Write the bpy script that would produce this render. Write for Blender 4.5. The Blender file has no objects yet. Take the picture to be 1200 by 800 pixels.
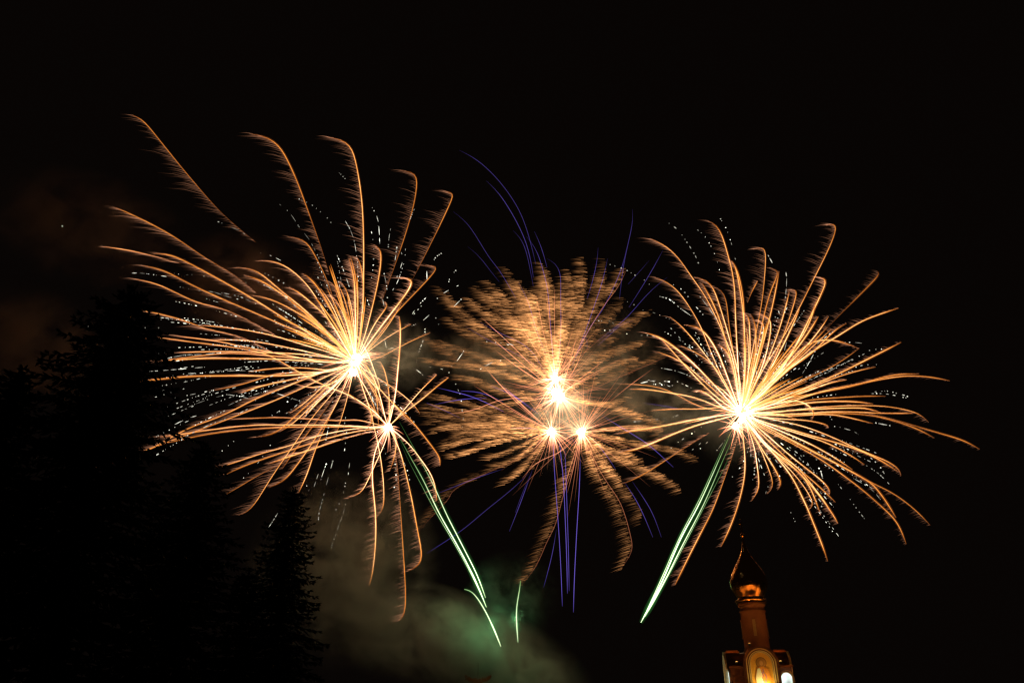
import bpy, math, random
from mathutils import Vector, Matrix, noise
random.seed(7)
R = math.radians
S = bpy.context.scene
COL = S.collection
# ------------------------------------------------------------------ camera, world, light, exposure
PITCH = 27.0
cd = bpy.data.cameras.new('camera'); cam = bpy.data.objects.new('camera', cd); COL.objects.link(cam)
cam.location = (0, 0, 1.6); cam.rotation_euler = (R(90 + PITCH), 0, 0)
cd.sensor_fit = 'HORIZONTAL'; cd.sensor_width = 36; cd.lens = 28; cd.clip_start = .1; cd.clip_end = 6000
S.camera = cam
W = bpy.data.worlds.new('World'); S.world = W; W.use_nodes = True
wn = W.node_tree.nodes; wl = W.node_tree.links
wn['Background'].inputs[0].default_value = (1.0, .62, .48, 1)
wn['Background'].inputs[1].default_value = .0022
S.view_settings.view_transform = 'Standard'; S.view_settings.look = 'None'
S.view_settings.exposure = 0; S.view_settings.gamma = 1
ml = bpy.data.lights.new('moonlight', 'SUN'); ml.energy = .004; ml.angle = R(.5); ml.color = (.8, .85, 1)
mo = bpy.data.objects.new('moonlight', ml); COL.objects.link(mo); mo.rotation_euler = (R(50), 0, R(-60))
cy = S.cycles
cy.transparent_max_bounces = 96; cy.max_bounces = 6; cy.diffuse_bounces = 2; cy.glossy_bounces = 3
cy.volume_bounces = 0; cy.volume_step_rate = 1.0; cy.volume_max_steps = 128
cy.use_denoising = True; cy.sample_clamp_indirect = 4.0; cy.use_light_tree = True
cy.pixel_filter_type = 'BLACKMAN_HARRIS'; cy.filter_width = 1.35

F = 28 / 36 * 1200          # focal length in photo pixels
sp, cp = math.sin(R(PITCH)), math.cos(R(PITCH))
CR = Vector((1, 0, 0)); CU = Vector((0, -sp, cp)); CF = Vector((0, cp, sp)); C0 = Vector((0, 0, 1.6))
def U(x, y, d):             # point seen at photo pixel x, y, d metres along the view axis
    return C0 + CF * d + CR * ((x - 600) / F * d) + CU * ((400 - y) / F * d)
def onY(x, y, Y):           # same, on the vertical plane at ground distance Y
    r = CF + CR * ((x - 600) / F) + CU * ((400 - y) / F)
    return C0 + r * (Y / r.y)

# ------------------------------------------------------------------ helpers
def tag(o, label=None, cat=None, group=None, kind=None):
    if label: o['label'] = label
    if cat: o['category'] = cat
    if group: o['group'] = group
    if kind: o['kind'] = kind
    return o
def empty(name, loc, label, cat, group=None):
    o = bpy.data.objects.new(name, None); COL.objects.link(o); o.location = loc
    o.empty_display_size = .5
    return tag(o, label, cat, group)
class MB:
    def __init__(s): s.v = []; s.f = []; s.h = []; s.heat = False
    def add(s, vs, fs, h=None):
        b = len(s.v); s.v.extend(vs); s.f.extend([tuple(i + b for i in f) for f in fs])
        if h is not None: s.h.extend(h); s.heat = True
    def tube(s, pts, rad, heat=None, n=4, cap=True):
        m = len(pts); vs = []; hs = []
        rr = rad if isinstance(rad, (list, tuple)) else [rad] * m
        for i, p in enumerate(pts):
            t = (pts[min(i + 1, m - 1)] - pts[max(i - 1, 0)])
            if t.length < 1e-9: t = Vector((0, 0, 1))
            t.normalize()
            a = t.cross(Vector((.31, .9, .29))); a.normalize(); b = t.cross(a)
            for k in range(n):
                an = 2 * math.pi * k / n
                vs.append(p + (a * math.cos(an) + b * math.sin(an)) * rr[i])
                hs.append(heat[i] if heat else 0)
        fs = [(i * n + k, i * n + (k + 1) % n, (i + 1) * n + (k + 1) % n, (i + 1) * n + k) for i in range(m - 1) for k in range(n)]
        if cap: fs += [tuple(range(n))[::-1], tuple((m - 1) * n + k for k in range(n))]
        s.add(vs, fs, hs if heat else None)
    def box(s, c, d, rot=0):
        x, y, z = d[0] / 2, d[1] / 2, d[2] / 2; co, si = math.cos(rot), math.sin(rot)
        vs = []
        for sx in (-1, 1):
            for sy in (-1, 1):
                for sz in (-1, 1):
                    px, py = sx * x, sy * y
                    vs.append(Vector((c[0] + px * co - py * si, c[1] + px * si + py * co, c[2] + sz * z)))
        s.add(vs, [(0, 1, 3, 2), (4, 6, 7, 5), (0, 4, 5, 1), (2, 3, 7, 6), (0, 2, 6, 4), (1, 5, 7, 3)])
    def lathe(s, prof, n=48, c=(0, 0, 0)):
        vs = []
        for r, z in prof:
            for k in range(n):
                a = 2 * math.pi * k / n; vs.append(Vector((c[0] + r * math.cos(a), c[1] + r * math.sin(a), c[2] + z)))
        m = len(prof)
        fs = [(i * n + k, i * n + (k + 1) % n, (i + 1) * n + (k + 1) % n, (i + 1) * n + k) for i in range(m - 1) for k in range(n)]
        fs += [tuple(range(n))[::-1], tuple((m - 1) * n + k for k in range(n))]
        s.add(vs, fs)
    def prism(s, poly, y0, y1, axis='y'):      # outline in x,z pulled along y (or outline in y,z pulled along x)
        n = len(poly)
        if axis == 'y': vs = [Vector((a, y0, b)) for a, b in poly] + [Vector((a, y1, b)) for a, b in poly]
        else: vs = [Vector((y0, a, b)) for a, b in poly] + [Vector((y1, a, b)) for a, b in poly]
        fs = [tuple(range(n)), tuple(range(2 * n - 1, n - 1, -1))] + [(k, (k + 1) % n, n + (k + 1) % n, n + k) for k in range(n)]
        s.add(vs, fs)
    def build(s, name, mat, parent=None, smooth=False):
        me = bpy.data.meshes.new(name)
        loc = Vector((0, 0, 0))
        if parent is not None:
            p = parent
            while p is not None: loc += p.location; p = p.parent
        me.from_pydata([v - loc for v in s.v] if s.world else s.v, [], s.f)
        if s.heat:
            at = me.attributes.new('burn_heat', 'FLOAT', 'POINT'); at.data.foreach_set('value', s.h)
        me.materials.append(mat)
        if smooth: me.shade_smooth()
        o = bpy.data.objects.new(name, me); COL.objects.link(o); o.parent = parent
        return o
    world = True            # vertices given in world space; set False for local ones

def mat(name, col=(.5, .5, .5), rough=.7, metal=0, nscale=6, namt=.25, bump=0, bscale=30):
    m = bpy.data.materials.new(name); m.use_nodes = True; nt = m.node_tree; p = nt.nodes['Principled BSDF']
    p.inputs['Roughness'].default_value = rough; p.inputs['Metallic'].default_value = metal
    tc = nt.nodes.new('ShaderNodeTexCoord'); nz = nt.nodes.new('ShaderNodeTexNoise'); nz.inputs['Scale'].default_value = nscale
    nz.inputs['Detail'].default_value = 5
    mx = nt.nodes.new('ShaderNodeMix'); mx.data_type = 'RGBA'
    mx.inputs[6].default_value = tuple(c * (1 - namt) for c in col) + (1,)
    mx.inputs[7].default_value = tuple(min(1, c * (1 + namt)) for c in col) + (1,)
    nt.links.new(tc.outputs['Object'], nz.inputs['Vector']); nt.links.new(nz.outputs[0], mx.inputs[0])
    nt.links.new(mx.outputs[2], p.inputs['Base Color'])
    if bump:
        n2 = nt.nodes.new('ShaderNodeTexNoise'); n2.inputs['Scale'].default_value = bscale
        b = nt.nodes.new('ShaderNodeBump'); b.inputs['Strength'].default_value = bump
        nt.links.new(tc.outputs['Object'], n2.inputs['Vector']); nt.links.new(n2.outputs[0], b.inputs['Height'])
        nt.links.new(b.outputs[0], p.inputs['Normal'])
    return m
def glow(name, stops, gain=1.0, additive=False, lamp=False):
    """burning matter, and the halos drawn around it: the heat stored along a trail picks colour and strength"""
    m = bpy.data.materials.new(name); m.use_nodes = True; nt = m.node_tree; nt.nodes.clear()
    out = nt.nodes.new('ShaderNodeOutputMaterial'); em = nt.nodes.new('ShaderNodeEmission')
    a = nt.nodes.new('ShaderNodeAttribute'); a.attribute_name = 'burn_heat'
    mr = nt.nodes.new('ShaderNodeMath'); mr.operation = 'DIVIDE'; mr.inputs[1].default_value = 4.0
    cr = nt.nodes.new('ShaderNodeValToRGB'); e = cr.color_ramp.elements
    for i, (p, c) in enumerate(stops):
        q = e[i] if i < 2 else e.new(p)
        q.position = p; q.color = c + (1,)
    g = nt.nodes.new('ShaderNodeMath'); g.operation = 'MULTIPLY'; g.inputs[1].default_value = gain
    L = nt.links.new
    L(a.outputs['Fac'], mr.inputs[0]); L(mr.outputs[0], cr.inputs[0]); L(cr.outputs[0], em.inputs[0])
    L(a.outputs['Fac'], g.inputs[0]); L(g.outputs[0], em.inputs[1])
    if additive:
        tr = nt.nodes.new('ShaderNodeBsdfTransparent'); ad = nt.nodes.new('ShaderNodeAddShader')
        L(em.outputs[0], ad.inputs[0]); L(tr.outputs[0], ad.inputs[1]); L(ad.outputs[0], out.inputs[0])
    else: L(em.outputs[0], out.inputs[0])
    m.cycles.emission_sampling = 'AUTO' if lamp else 'NONE'
    return m
def emit(name, col, st, lamp=False):
    m = bpy.data.materials.new(name); m.use_nodes = True; nt = m.node_tree; nt.nodes.clear()
    out = nt.nodes.new('ShaderNodeOutputMaterial'); em = nt.nodes.new('ShaderNodeEmission')
    em.inputs[0].default_value = col + (1,); em.inputs[1].default_value = st
    nt.links.new(em.outputs[0], out.inputs[0]); m.cycles.emission_sampling = 'AUTO' if lamp else 'NONE'
    return m

M_TRAIL = glow('burning_star', [(0, (1, .23, .022)), (.25, (1, .33, .045)), (.45, (1, .45, .12)), (.7, (1, .60, .27)), (1, (1, .68, .4))], additive=False)
M_SHEATH = glow('halo_sheath', [(0, (1, .26, .05)), (1, (1, .5, .25))], additive=True)  # halo of light around a trail, drawn as additive colour
M_FRINGE = glow('drifting_embers', [(0, (1, .42, .22)), (.12, (1, .45, .25)), (1, (1, .6, .42))], additive=True)
M_PLUME = glow('ember_plume_glow', [(0, (1, .41, .135)), (.4, (1, .45, .15)), (1, (1, .6, .28))], additive=True)
M_RAY = glow('salmon_ray_glow', [(0, (1, .30, .14)), (1, (1, .55, .35))], additive=True)
M_STROBE = glow('white_strobe_glow', [(0, (1, .95, .78)), (1, (.95, 1, .85))])
M_VIOLET = glow('violet_star_glow', [(0, (.26, .17, 1)), (1, (.3, .24, 1))], additive=True)
M_CORE = emit('flash_white', (1, .72, .42), 85, True)
M_GREEN = glow('green_comet_fire', [(0, (.25, 1, .22)), (.10, (.6, 1, .38)), (.25, (.85, 1, .58)), (1, (.95, 1, .70))], lamp=True)
M_GHALO = glow('green_comet_halo', [(0, (.2, 1, .22)), (1, (.3, 1, .28))], additive=True)  # glow around a comet, drawn as additive colour

def P(s):
    return [tuple(float(q) for q in t.split(',')) for t in s.split()]
def smooth(pts, step=5.0):      # Catmull-Rom through the points
    out = []
    n = len(pts)
    if n == 2:
        k = max(2, int(math.dist(*pts) / step))
        return [(pts[0][0] + (pts[1][0] - pts[0][0]) * i / k, pts[0][1] + (pts[1][1] - pts[0][1]) * i / k) for i in range(k + 1)]
    for i in range(n - 1):
        p0 = pts[max(i - 1, 0)]; p1 = pts[i]; p2 = pts[i + 1]; p3 = pts[min(i + 2, n - 1)]
        k = max(2, int(math.dist(p1, p2) / step))
        for j in range(k):
            t = j / k
            out.append(tuple(.5 * (2 * p1[a] + (p2[a] - p0[a]) * t + (2 * p0[a] - 5 * p1[a] + 4 * p2[a] - p3[a]) * t * t + (3 * p1[a] - p0[a] - 3 * p2[a] + p3[a]) * t ** 3) for a in (0, 1)))
    out.append(pts[-1])
    for _ in range(4): out = [out[0]] + [tuple((out[i - 1][a] + 2 * out[i][a] + out[i + 1][a]) / 4 for a in (0, 1)) for i in range(1, len(out) - 1)] + [out[-1]]
    return out
def depths(pts, c, D0, RR, sgn=None):       # a trail of a round burst: what is missing of its length in the picture lies in depth
    L = max(math.dist(p, c) for p in pts); dz = math.sqrt(max(RR * RR - L * L, 0)) * .85 * D0 / F
    s = sgn or random.choice((-1, 1))
    dz *= random.uniform(.75, 1) * s
    return [D0 + dz * min(1, math.dist(p, c) / max(L, 1)) for p in pts]

# ------------------------------------------------------------------ ground
g = MB(); N = 24
vs = []; fs = []
for i in range(N + 1):
    for j in range(N + 1):
        x = (i / N - .5) * 2; y = (j / N - .5) * 2
        x = math.copysign(abs(x) ** 1.7, x) * 2500; y = math.copysign(abs(y) ** 1.7, y) * 2500
        d = math.hypot(x, y)
        vs.append(Vector((x, y, noise.noise(Vector((x, y, 0)) * .01) * min(2.0, d * .01))))
for i in range(N):
    for j in range(N):
        a = i * (N + 1) + j; fs.append((a, a + N + 1, a + N + 2, a + 1))
g.add(vs, fs)
tag(g.build('ground', mat('dark_grass_ground', (.05, .07, .03), .95, nscale=.8, bump=.4), smooth=True), kind='structure')
# ------------------------------------------------------------------ church bell tower
YT = 100.0
T0 = onY(893, 790, YT); TX = T0.x
def tw(x, y, dy=0.0):          # photo pixel -> tower-local x and z on its plane
    p = onY(x, y, YT + dy); return p.x - TX, p.z
tower = empty('church_tower', (TX, YT, 0), 'pale church bell tower with arched icon niche, round drum and gleaming golden onion dome', 'church tower')
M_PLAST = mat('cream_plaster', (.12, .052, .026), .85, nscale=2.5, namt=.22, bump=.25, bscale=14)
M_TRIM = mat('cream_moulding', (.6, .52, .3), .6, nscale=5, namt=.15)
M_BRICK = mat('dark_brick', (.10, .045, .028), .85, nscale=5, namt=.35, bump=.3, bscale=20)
M_GOLD = mat('gold_leaf', (.95, .46, .12), .13, 1, nscale=8, namt=.12)
nt = M_GOLD.node_tree; p = nt.nodes['Principled BSDF']
vo = nt.nodes.new('ShaderNodeTexVoronoi'); vo.inputs['Scale'].default_value = 5
bb = nt.nodes.new('ShaderNodeBump'); bb.inputs['Strength'].default_value = .5; bb.inputs['Distance'].default_value = .03
tc = nt.nodes.new('ShaderNodeTexCoord'); nt.links.new(tc.outputs['Object'], vo.inputs['Vector'])
nt.links.new(vo.outputs['Distance'], bb.inputs['Height']); nt.links.new(bb.outputs[0], p.inputs['Normal'])
M_RIDGE = mat('copper_ridge', (.62, .22, .06), .45, .1, nscale=4, namt=.4)
M_DARK = mat('dark_roof_metal', (.09, .04, .025), .4, .6, nscale=4)
def L(mb): mb.world = False; return mb
# heights from the picture
zr = tw(888, 760)[1]          # ridge
zbot = tw(888, 800)[1]
zd1 = tw(880, 708, 4)[1]; zt = tw(870, 630, 4)[1]
zw = tw(877, 686, 4)[1]; xax = (tw(878, 686, 4)[0] + tw(883.5, 735, 4)[0]) / 2; print('axis', tw(878, 686, 4)[0], tw(883.5, 735, 4)[0])
print('tower heights', zbot, zr, zd1, zw, zt)
hw = 3.5
zs = zr - 1.75                # springing line of the gables
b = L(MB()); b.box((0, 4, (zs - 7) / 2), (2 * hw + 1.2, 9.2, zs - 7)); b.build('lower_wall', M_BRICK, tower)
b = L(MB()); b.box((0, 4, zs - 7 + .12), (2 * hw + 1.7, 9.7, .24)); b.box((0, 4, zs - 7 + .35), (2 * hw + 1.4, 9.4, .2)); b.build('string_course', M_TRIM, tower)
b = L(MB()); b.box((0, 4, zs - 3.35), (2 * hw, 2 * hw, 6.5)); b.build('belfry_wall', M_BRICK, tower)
def arch(r, z, w=None, n=20, zb=None):
    zb = zb if zb is not None else z - 3
    return [(-r, zb)] + [(-r * math.cos(math.pi * k / n), z + r * math.sin(math.pi * k / n)) for k in range(n + 1)] + [(r, zb)]
def ring(mb, cx, r0, r1, z, zb, y0, y1, axis='y', n=24):
    o = [(cx + a, c) for a, c in arch(r1, z, n=n, zb=zb)]; i = [(cx + a, c) for a, c in arch(r0, z, n=n, zb=zb)]
    for k in range(len(o) - 1):
        mb.prism([o[k], o[k + 1], i[k + 1], i[k]], y0, y1, axis)
# barrel roofs crossing over the belfry
cxi = 0.0
b = L(MB()); rr = 1.75
b.prism([(a + 4, c) for a, c in arch(rr, zs, zb=zs - .1)], -hw - .1, hw + .1, 'x')
ob = b.build('barrel_roof', M_DARK, tower)
b = L(MB()); b.prism([(a + cxi, c) for a, c in arch(rr + .03, zs + .02, zb=zs - .1)], -.45, 8.2); b.build('barrel_roof', M_DARK, tower)
for s in (-1, 1):             # gilt ridge caps of the side roof
    b = L(MB()); b.box((s * (hw + rr) / 2 + (.2 if s > 0 else -.1), 4 - .25, zs + rr + .06), (hw - rr - .1, .45, .16)); b.box((s * (hw + rr) / 2 + (.2 if s > 0 else -.1), 4 - .25, zs + rr + .2), (hw - rr - .4, .16, .12)); b.build('ridge_cap', M_RIDGE, tower)
# side gables with pale arch trim
for s in (-1, 1):
    b = L(MB()); ring(b, 4, rr - .3, rr + .12, zs, zs - 3.6, s * (hw + .12), s * (hw + .36), 'x'); b.build('gable_moulding', M_TRIM, tower)
# front gable with the icon
gz = zs + .1
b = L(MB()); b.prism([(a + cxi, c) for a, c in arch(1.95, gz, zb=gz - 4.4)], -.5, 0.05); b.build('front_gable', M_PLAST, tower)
b = L(MB()); ring(b, cxi, 1.58, 1.70, gz, gz - 3.3, -.62, -.5); ring(b, cxi, 1.34, 1.45, gz, gz - 3.3, -.66, -.5); ring(b, cxi, 1.22, 1.28, gz, gz - 3.3, -.60, -.5)
b.build('arch_moulding', M_TRIM, tower)
b = L(MB()); ring(b, cxi, 1.72, 2.02, gz, gz - 4.4, -.72, -.5); b.build('arch_hood', M_DARK, tower)
icon_root = L(MB()); icon_root.prism([(a + cxi, c) for a, c in arch(1.2, gz, zb=gz - 3.1)], -.53, -.49)
icon = icon_root.build('mosaic_icon', mat('gold_mosaic', (.62, .36, .06), .55, nscale=22, namt=.4, bump=.4, bscale=60), tower)
def disc(mb, x, z, rx, rz, y0, y1, n=22, a0=0, a1=2 * math.pi):
    mb.prism([(x + rx * math.cos(a0 + (a1 - a0) * k / n), z + rz * math.sin(a0 + (a1 - a0) * k / n)) for k in range(n)], y0, y1)
hz = gz + .1
b = L(MB()); disc(b, cxi, hz, .62, .62, -.545, -.532); b.build('halo', mat('umber_mosaic', (.16, .09, .03), .6, nscale=25, namt=.4), icon)
b = L(MB()); disc(b, cxi, hz, .53, .53, -.552, -.547); b.build('halo', mat('ochre_mosaic', (.30, .17, .05), .6, nscale=25, namt=.4), icon)
b = L(MB()); disc(b, cxi, hz - .03, .2, .29, -.566, -.554); b.build('face', mat('flesh_mosaic', (.55, .33, .15), .6, nscale=30, namt=.25), icon)
b = L(MB()); b.prism([(cxi - .18, hz - .38), (cxi + .2, hz - .38), (cxi + .75, hz - .75), (cxi + .95, hz - 1.7), (cxi + .8, hz - 3.1), (cxi - .7, hz - 3.1), (cxi - .85, hz - 1.6), (cxi - .62, hz - .75)], -.575, -.556)
b.build('robe', mat('orange_robe_mosaic', (.75, .28, .05), .6, nscale=12, namt=.6), icon)
b = L(MB()); b.prism([(cxi - .5, hz - .62), (cxi - .2, hz - .55), (cxi - .05, hz - 1.4), (cxi + .05, hz - 3.0), (cxi - .72, hz - 3.0), (cxi - .8, hz - 1.6)], -.59, -.578)
b.build('mantle', mat('white_mantle_mosaic', (.62, .66, .6), .6, nscale=14, namt=.3), icon)
b = L(MB())
for q in range(7):
    x0 = cxi - .12 + random.uniform(-.05, .65); z0 = hz - .7 - q * .28
    b.prism([(x0, z0), (x0 + .07, z0 + .04), (x0 + .16, z0 - .5), (x0 + .1, z0 - .52)], -.60, -.592)
b.build('fold', mat('blue_fold_mosaic', (.12, .1, .5), .6, nscale=20), icon)
# lamp ledge under the icon
b = L(MB()); b.box((cxi, -.95, gz - 3.55), (3.0, .9, .16)); b.build('ledge', M_PLAST, tower)
# arched openings: one on the front wall's right bay, one on the left side wall
b = L(MB())
for cx_ in (2.7,):
    ring(b, cx_, .62, .86, zs - 1.45, zs - 4.6, -.16, .0)
b.build('opening_moulding', M_TRIM, tower)
M_WIN = bpy.data.materials.new('lit_opening'); M_WIN.use_nodes = True; nt = M_WIN.node_tree; nt.nodes.clear()
out = nt.nodes.new('ShaderNodeOutputMaterial'); em = nt.nodes.new('ShaderNodeEmission'); tc = nt.nodes.new('ShaderNodeTexCoord')
nz = nt.nodes.new('ShaderNodeTexNoise'); nz.inputs['Scale'].default_value = .6; mr = nt.nodes.new('ShaderNodeMapRange')
mr.inputs[1].default_value = .35; mr.inputs[2].default_value = .6; mr.inputs[3].default_value = .5; mr.inputs[4].default_value = 1.3
em.inputs[0].default_value = (.86, 1, .92, 1)
for a, c in ((tc.outputs['Object'], nz.inputs['Vector']), (nz.outputs[0], mr.inputs[0]), (mr.outputs[0], em.inputs[1]), (em.outputs[0], out.inputs[0])): nt.links.new(a, c)
M_WIN.cycles.emission_sampling = 'AUTO'
b = L(MB()); b.prism([(2.7 + a, c) for a, c in arch(.6, zs - 1.45, zb=zs - 4.5)], -.05, -.01); b.build('belfry_opening', M_WIN, tower)
for s in (-1,):
    b = L(MB()); ring(b, 2.3, .95, 1.15, zs - 1.3, zs - 4.6, -hw - .12, -hw, 'x'); b.build('opening_moulding', M_TRIM, tower)
    b = L(MB()); b.prism([(2.3 + a, c) for a, c in arch(.93, zs - 1.3, zb=zs - 4.5)], -hw - .05, -hw - .01, 'x'); b.build('belfry_opening', M_WIN, tower)
# left front bay: blind kokoshnik arch in brick relief
b = L(MB()); ring(b, -2.45, .75, .92, zs - 1.9, zs - 4.6, -.22, .0); b.build('blind_arch', M_PLAST, tower)
for x_, w_ in ((-2.85, 1.5), (2.85, 1.5)):
    b = L(MB()); b.box((x_, -.12, zs - .15), (w_, .26, .2)); b.build('cornice', M_PLAST, tower)
# drum
TR = R(-9); xax = (xax + 4 * math.sin(TR)) / math.cos(TR)
tower.rotation_euler = (0, 0, TR)
dc = (xax, 4, 0)
b = L(MB()); b.lathe([(1.72, zr - 1.2), (1.72, zr + .1), (1.58, zr + .25), (1.5, zr + .5), (1.5, zd1 - 1.0), (1.58, zd1 - .95), (1.6, zd1 - .8), (1.5, zd1 - .7), (1.5, zd1 - .35), (1.66, zd1 - .2), (1.7, zd1)], 48, dc)
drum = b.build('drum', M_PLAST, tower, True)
for k in range(4):
    a = R(-97 + 90 * k); x, y = dc[0] + 1.53 * math.cos(a), 4 + 1.53 * math.sin(a)
    b = L(MB()); b.box((x, y, (zd1 + zr) / 2 - .1), (.1, .36, 1.9), a); b.build('slit_window', mat('slit_glass', (.2, .17, .1), .3), drum)
    for dz in (-1.03, 1.03):
        b = L(MB()); b.box((x, y, (zd1 + zr) / 2 - .1 + dz), (.2, .56, .12), a); b.build('window_surround', M_PLAST, drum)
# onion dome
H = zt - zd1
prof = [(1.45, 0), (1.72, .03), (1.78, .05), (1.5, .075), (1.42, .09), (1.62, .13), (1.86, .18), (2.04, .24), (2.12, .30), (2.08, .36), (1.92, .43), (1.66, .50), (1.32, .57), (.98, .64), (.68, .71), (.45, .78), (.28, .85), (.18, .91), (.12, .96), (.1, 1.0)]
fine = []
for i in range(len(prof) - 1):
    for k in range(4):
        t = k / 4; fine.append(((prof[i][0] * (1 - t) + prof[i + 1][0] * t) * 1.1, zd1 + H * (prof[i][1] * (1 - t) + prof[i + 1][1] * t)))
fine.append((prof[-1][0] * 1.1, zd1 + H))
b = L(MB()); b.lathe(fine, 64, dc); dome = b.build('onion_dome', M_GOLD, tower, True)
b = L(MB()); b.lathe([(1.74, zd1 - .02), (1.86, zd1 + .08), (1.86, zd1 + .2), (1.74, zd1 + .3)], 48, dc)
for k in range(24):
    a = 2 * math.pi * k / 24; b.box((dc[0] + 1.84 * math.cos(a), 4 + 1.84 * math.sin(a), zd1 + .36), (.1, .1, .16), a)
b.build('dome_collar', M_GOLD, tower)
b = L(MB()); b.lathe([(.06, zt - .05), (.24, zt + .1), (.3, zt + .3), (.24, zt + .5), (.06, zt + .65)], 24, dc); b.build('finial_ball', M_GOLD, dome, True)
b = L(MB()); ca = R(62); cz = zt + .6
b.box((dc[0], 4, cz + .85), (.15, .15, 1.9)); b.box((dc[0], 4, cz + 1.1), (1.1, .13, .15), ca); b.box((dc[0], 4, cz + 1.46), (.6, .12, .13), ca)
b.box((dc[0], 4, cz + .6), (.6, .12, .13), ca)
for dx in (-.5, .5): b.lathe([(.02, -.09), (.09, 0), (.02, .09)], 8, (dc[0] + dx * math.cos(ca), 4 + dx * math.sin(ca), cz + 1.1))
b.lathe([(.02, -.09), (.09, 0), (.02, .09)], 8, (dc[0], 4, cz + 1.78))
b.build('cross', M_GOLD, dome)
# stays of the cross
# floodlights (lit lamps in the photograph): under the icon, and by the drum; one more added for the dome
M_LAMP = emit('lamp_glass', (1, .5, .14), 4)
M_BODY = mat('black_lamp_housing', (.03, .03, .03), .5)
def flood(x, y, z, aim, e, col, label, spread=1.2, size=.25):
    t = empty('floodlight', (TX + x * math.cos(TR) - y * math.sin(TR), YT + x * math.sin(TR) + y * math.cos(TR), z), label, 'floodlight', 'floodlights on the church tower')
    d = (Vector(aim) - Vector((x, y, z))).normalized()
    d.rotate(Matrix.Rotation(TR, 3, 'Z')); q = d.to_track_quat('Z', 'Y'); t.rotation_mode = 'QUATERNION'; t.rotation_quaternion = q
    m = L(MB()); m.box((0, 0, .06), (size, size * .8, .18)); m.box((0, 0, -.08), (size * .5, size * .4, .12)); m.build('housing', M_BODY, t)
    m = L(MB()); m.box((0, 0, .17), (size * .86, size * .66, .03)); m.build('lens', M_LAMP, t)
    m = L(MB()); 
    for s in (-1, 1): m.box((s * size * .56, 0, 0), (.02, .06, .3))
    m.box((0, 0, -.16), (size * 1.15, .06, .02)); m.build('bracket', M_BODY, t)
    l = bpy.data.lights.new('floodlight_beam', 'SPOT'); l.energy = e; l.color = col; l.spot_size = spread * 2; l.spot_blend = .6; l.shadow_soft_size = .1
    lo = bpy.data.objects.new('floodlight_beam', l); COL.objects.link(lo); lo.parent = t; lo.location = (0, 0, .3); lo.rotation_euler = (math.pi, 0, 0)
flood(cxi + .1, -1.15, gz - 3.1, (cxi + .05, -.45, gz - .4), 470, (1, .62, .17), 'small bright floodlight on the ledge under the arched icon')
flood(-2.6, 1.2, zs + .35, (-.3, 4, zd1 + 1.2), 38, (1, .34, .06), 'small floodlight on the roof left of the drum, aimed up at the dome')
flood(2.5, 1.3, zs + .35, (.9, 4, zd1 + 1.8), 38, (1, .34, .06), 'small floodlight on the roof right of the drum, aimed up at the dome')

flood(-.9, .6, zs + 2.3, (0, 4, zd1 + 1.6), 55, (1, .36, .07), 'added floodlight on top of the icon gable, brightening the golden dome', .35)  # added lamp, put here to brighten the dome
flood(-hw - 1.3, 2.9, zs - 3.9, (-hw, 4, zs + .8), 160, (1, .9, .55), 'small floodlight beside the left wall of the tower, washing the pale arch', .8)
# unseen paving and lamps added below the frame for the dome's amber reflection
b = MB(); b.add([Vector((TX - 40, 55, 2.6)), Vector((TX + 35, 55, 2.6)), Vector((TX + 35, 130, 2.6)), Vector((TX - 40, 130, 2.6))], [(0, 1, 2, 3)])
tag(b.build('added_square', mat('pale_paving', (.32, .28, .24), .8, nscale=1.5, namt=.5)), kind='structure')
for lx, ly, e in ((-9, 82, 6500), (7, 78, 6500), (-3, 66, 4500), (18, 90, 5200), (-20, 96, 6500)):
    l = bpy.data.lights.new('added_square_lamp', 'SPOT'); l.spot_size = R(150); l.spot_blend = .5; l.energy = e * 4.2; l.color = (1, .40, .09); l.shadow_soft_size = .25
    lo = bpy.data.objects.new('added_square_lamp', l); COL.objects.link(lo); lo.location = (TX + lx, ly, 5.6)
# ------------------------------------------------------------------ distant building with a wreath ornament and mast
q = U(560, 797, 210); zb = q.z
bld = empty('distant_building', (q.x, q.y, 0), 'dark roof edge in the smoke with a leafy ornament and thin mast, bottom centre', 'building')
b = L(MB()); b.box((0, 8, (zb - 2.2) / 2), (26, 16, zb - 2.2)); b.build('wall', M_BRICK, bld)
b = L(MB()); b.prism([(-13.6, zb - 2.2), (13.6, zb - 2.2), (11, zb - 1.2), (-11, zb - 1.2)], -.6, 16.6); b.build('roof', M_DARK, bld)
M_ORN = mat('bronze_ornament', (.4, .24, .1), .6, .2, nscale=3)
b = L(MB())
for k in range(90):
    t = random.uniform(-1, 1); x = t * 3.4; z = zb - .1 + abs(t) ** 1.2 * .9 + random.uniform(-.5, .5)
    a = random.uniform(0, 3); d = Vector((math.cos(a) * .8, random.uniform(-.2, .2), math.sin(a) * .5))
    b.tube([Vector((x, 0, z)) - d * .5, Vector((x, 0, z)), Vector((x, 0, z)) + d * .5], [.03, .2, .03], n=4)
b.box((0, 0, zb - .9), (2.2, .5, .8)); b.build('leaf_ornament', M_ORN, bld)
b = L(MB()); b.tube([Vector((0, 0, zb - .6)), Vector((0, 0, zb + 4.4))], [.11, .06], n=6); b.build('mast', mat('grey_mast', (.4, .4, .36), .5), bld)
fl = bpy.data.lights.new('roof_light', 'POINT'); fl.energy = 80; fl.color = (1, .65, .35); fl.shadow_soft_size = .2  # added fill in front of the ornament, without a fixture
fo = bpy.data.objects.new('roof_light', fl); COL.objects.link(fo); fo.location = (q.x + 1.5, q.y - 5, zb - 2.6)

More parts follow.
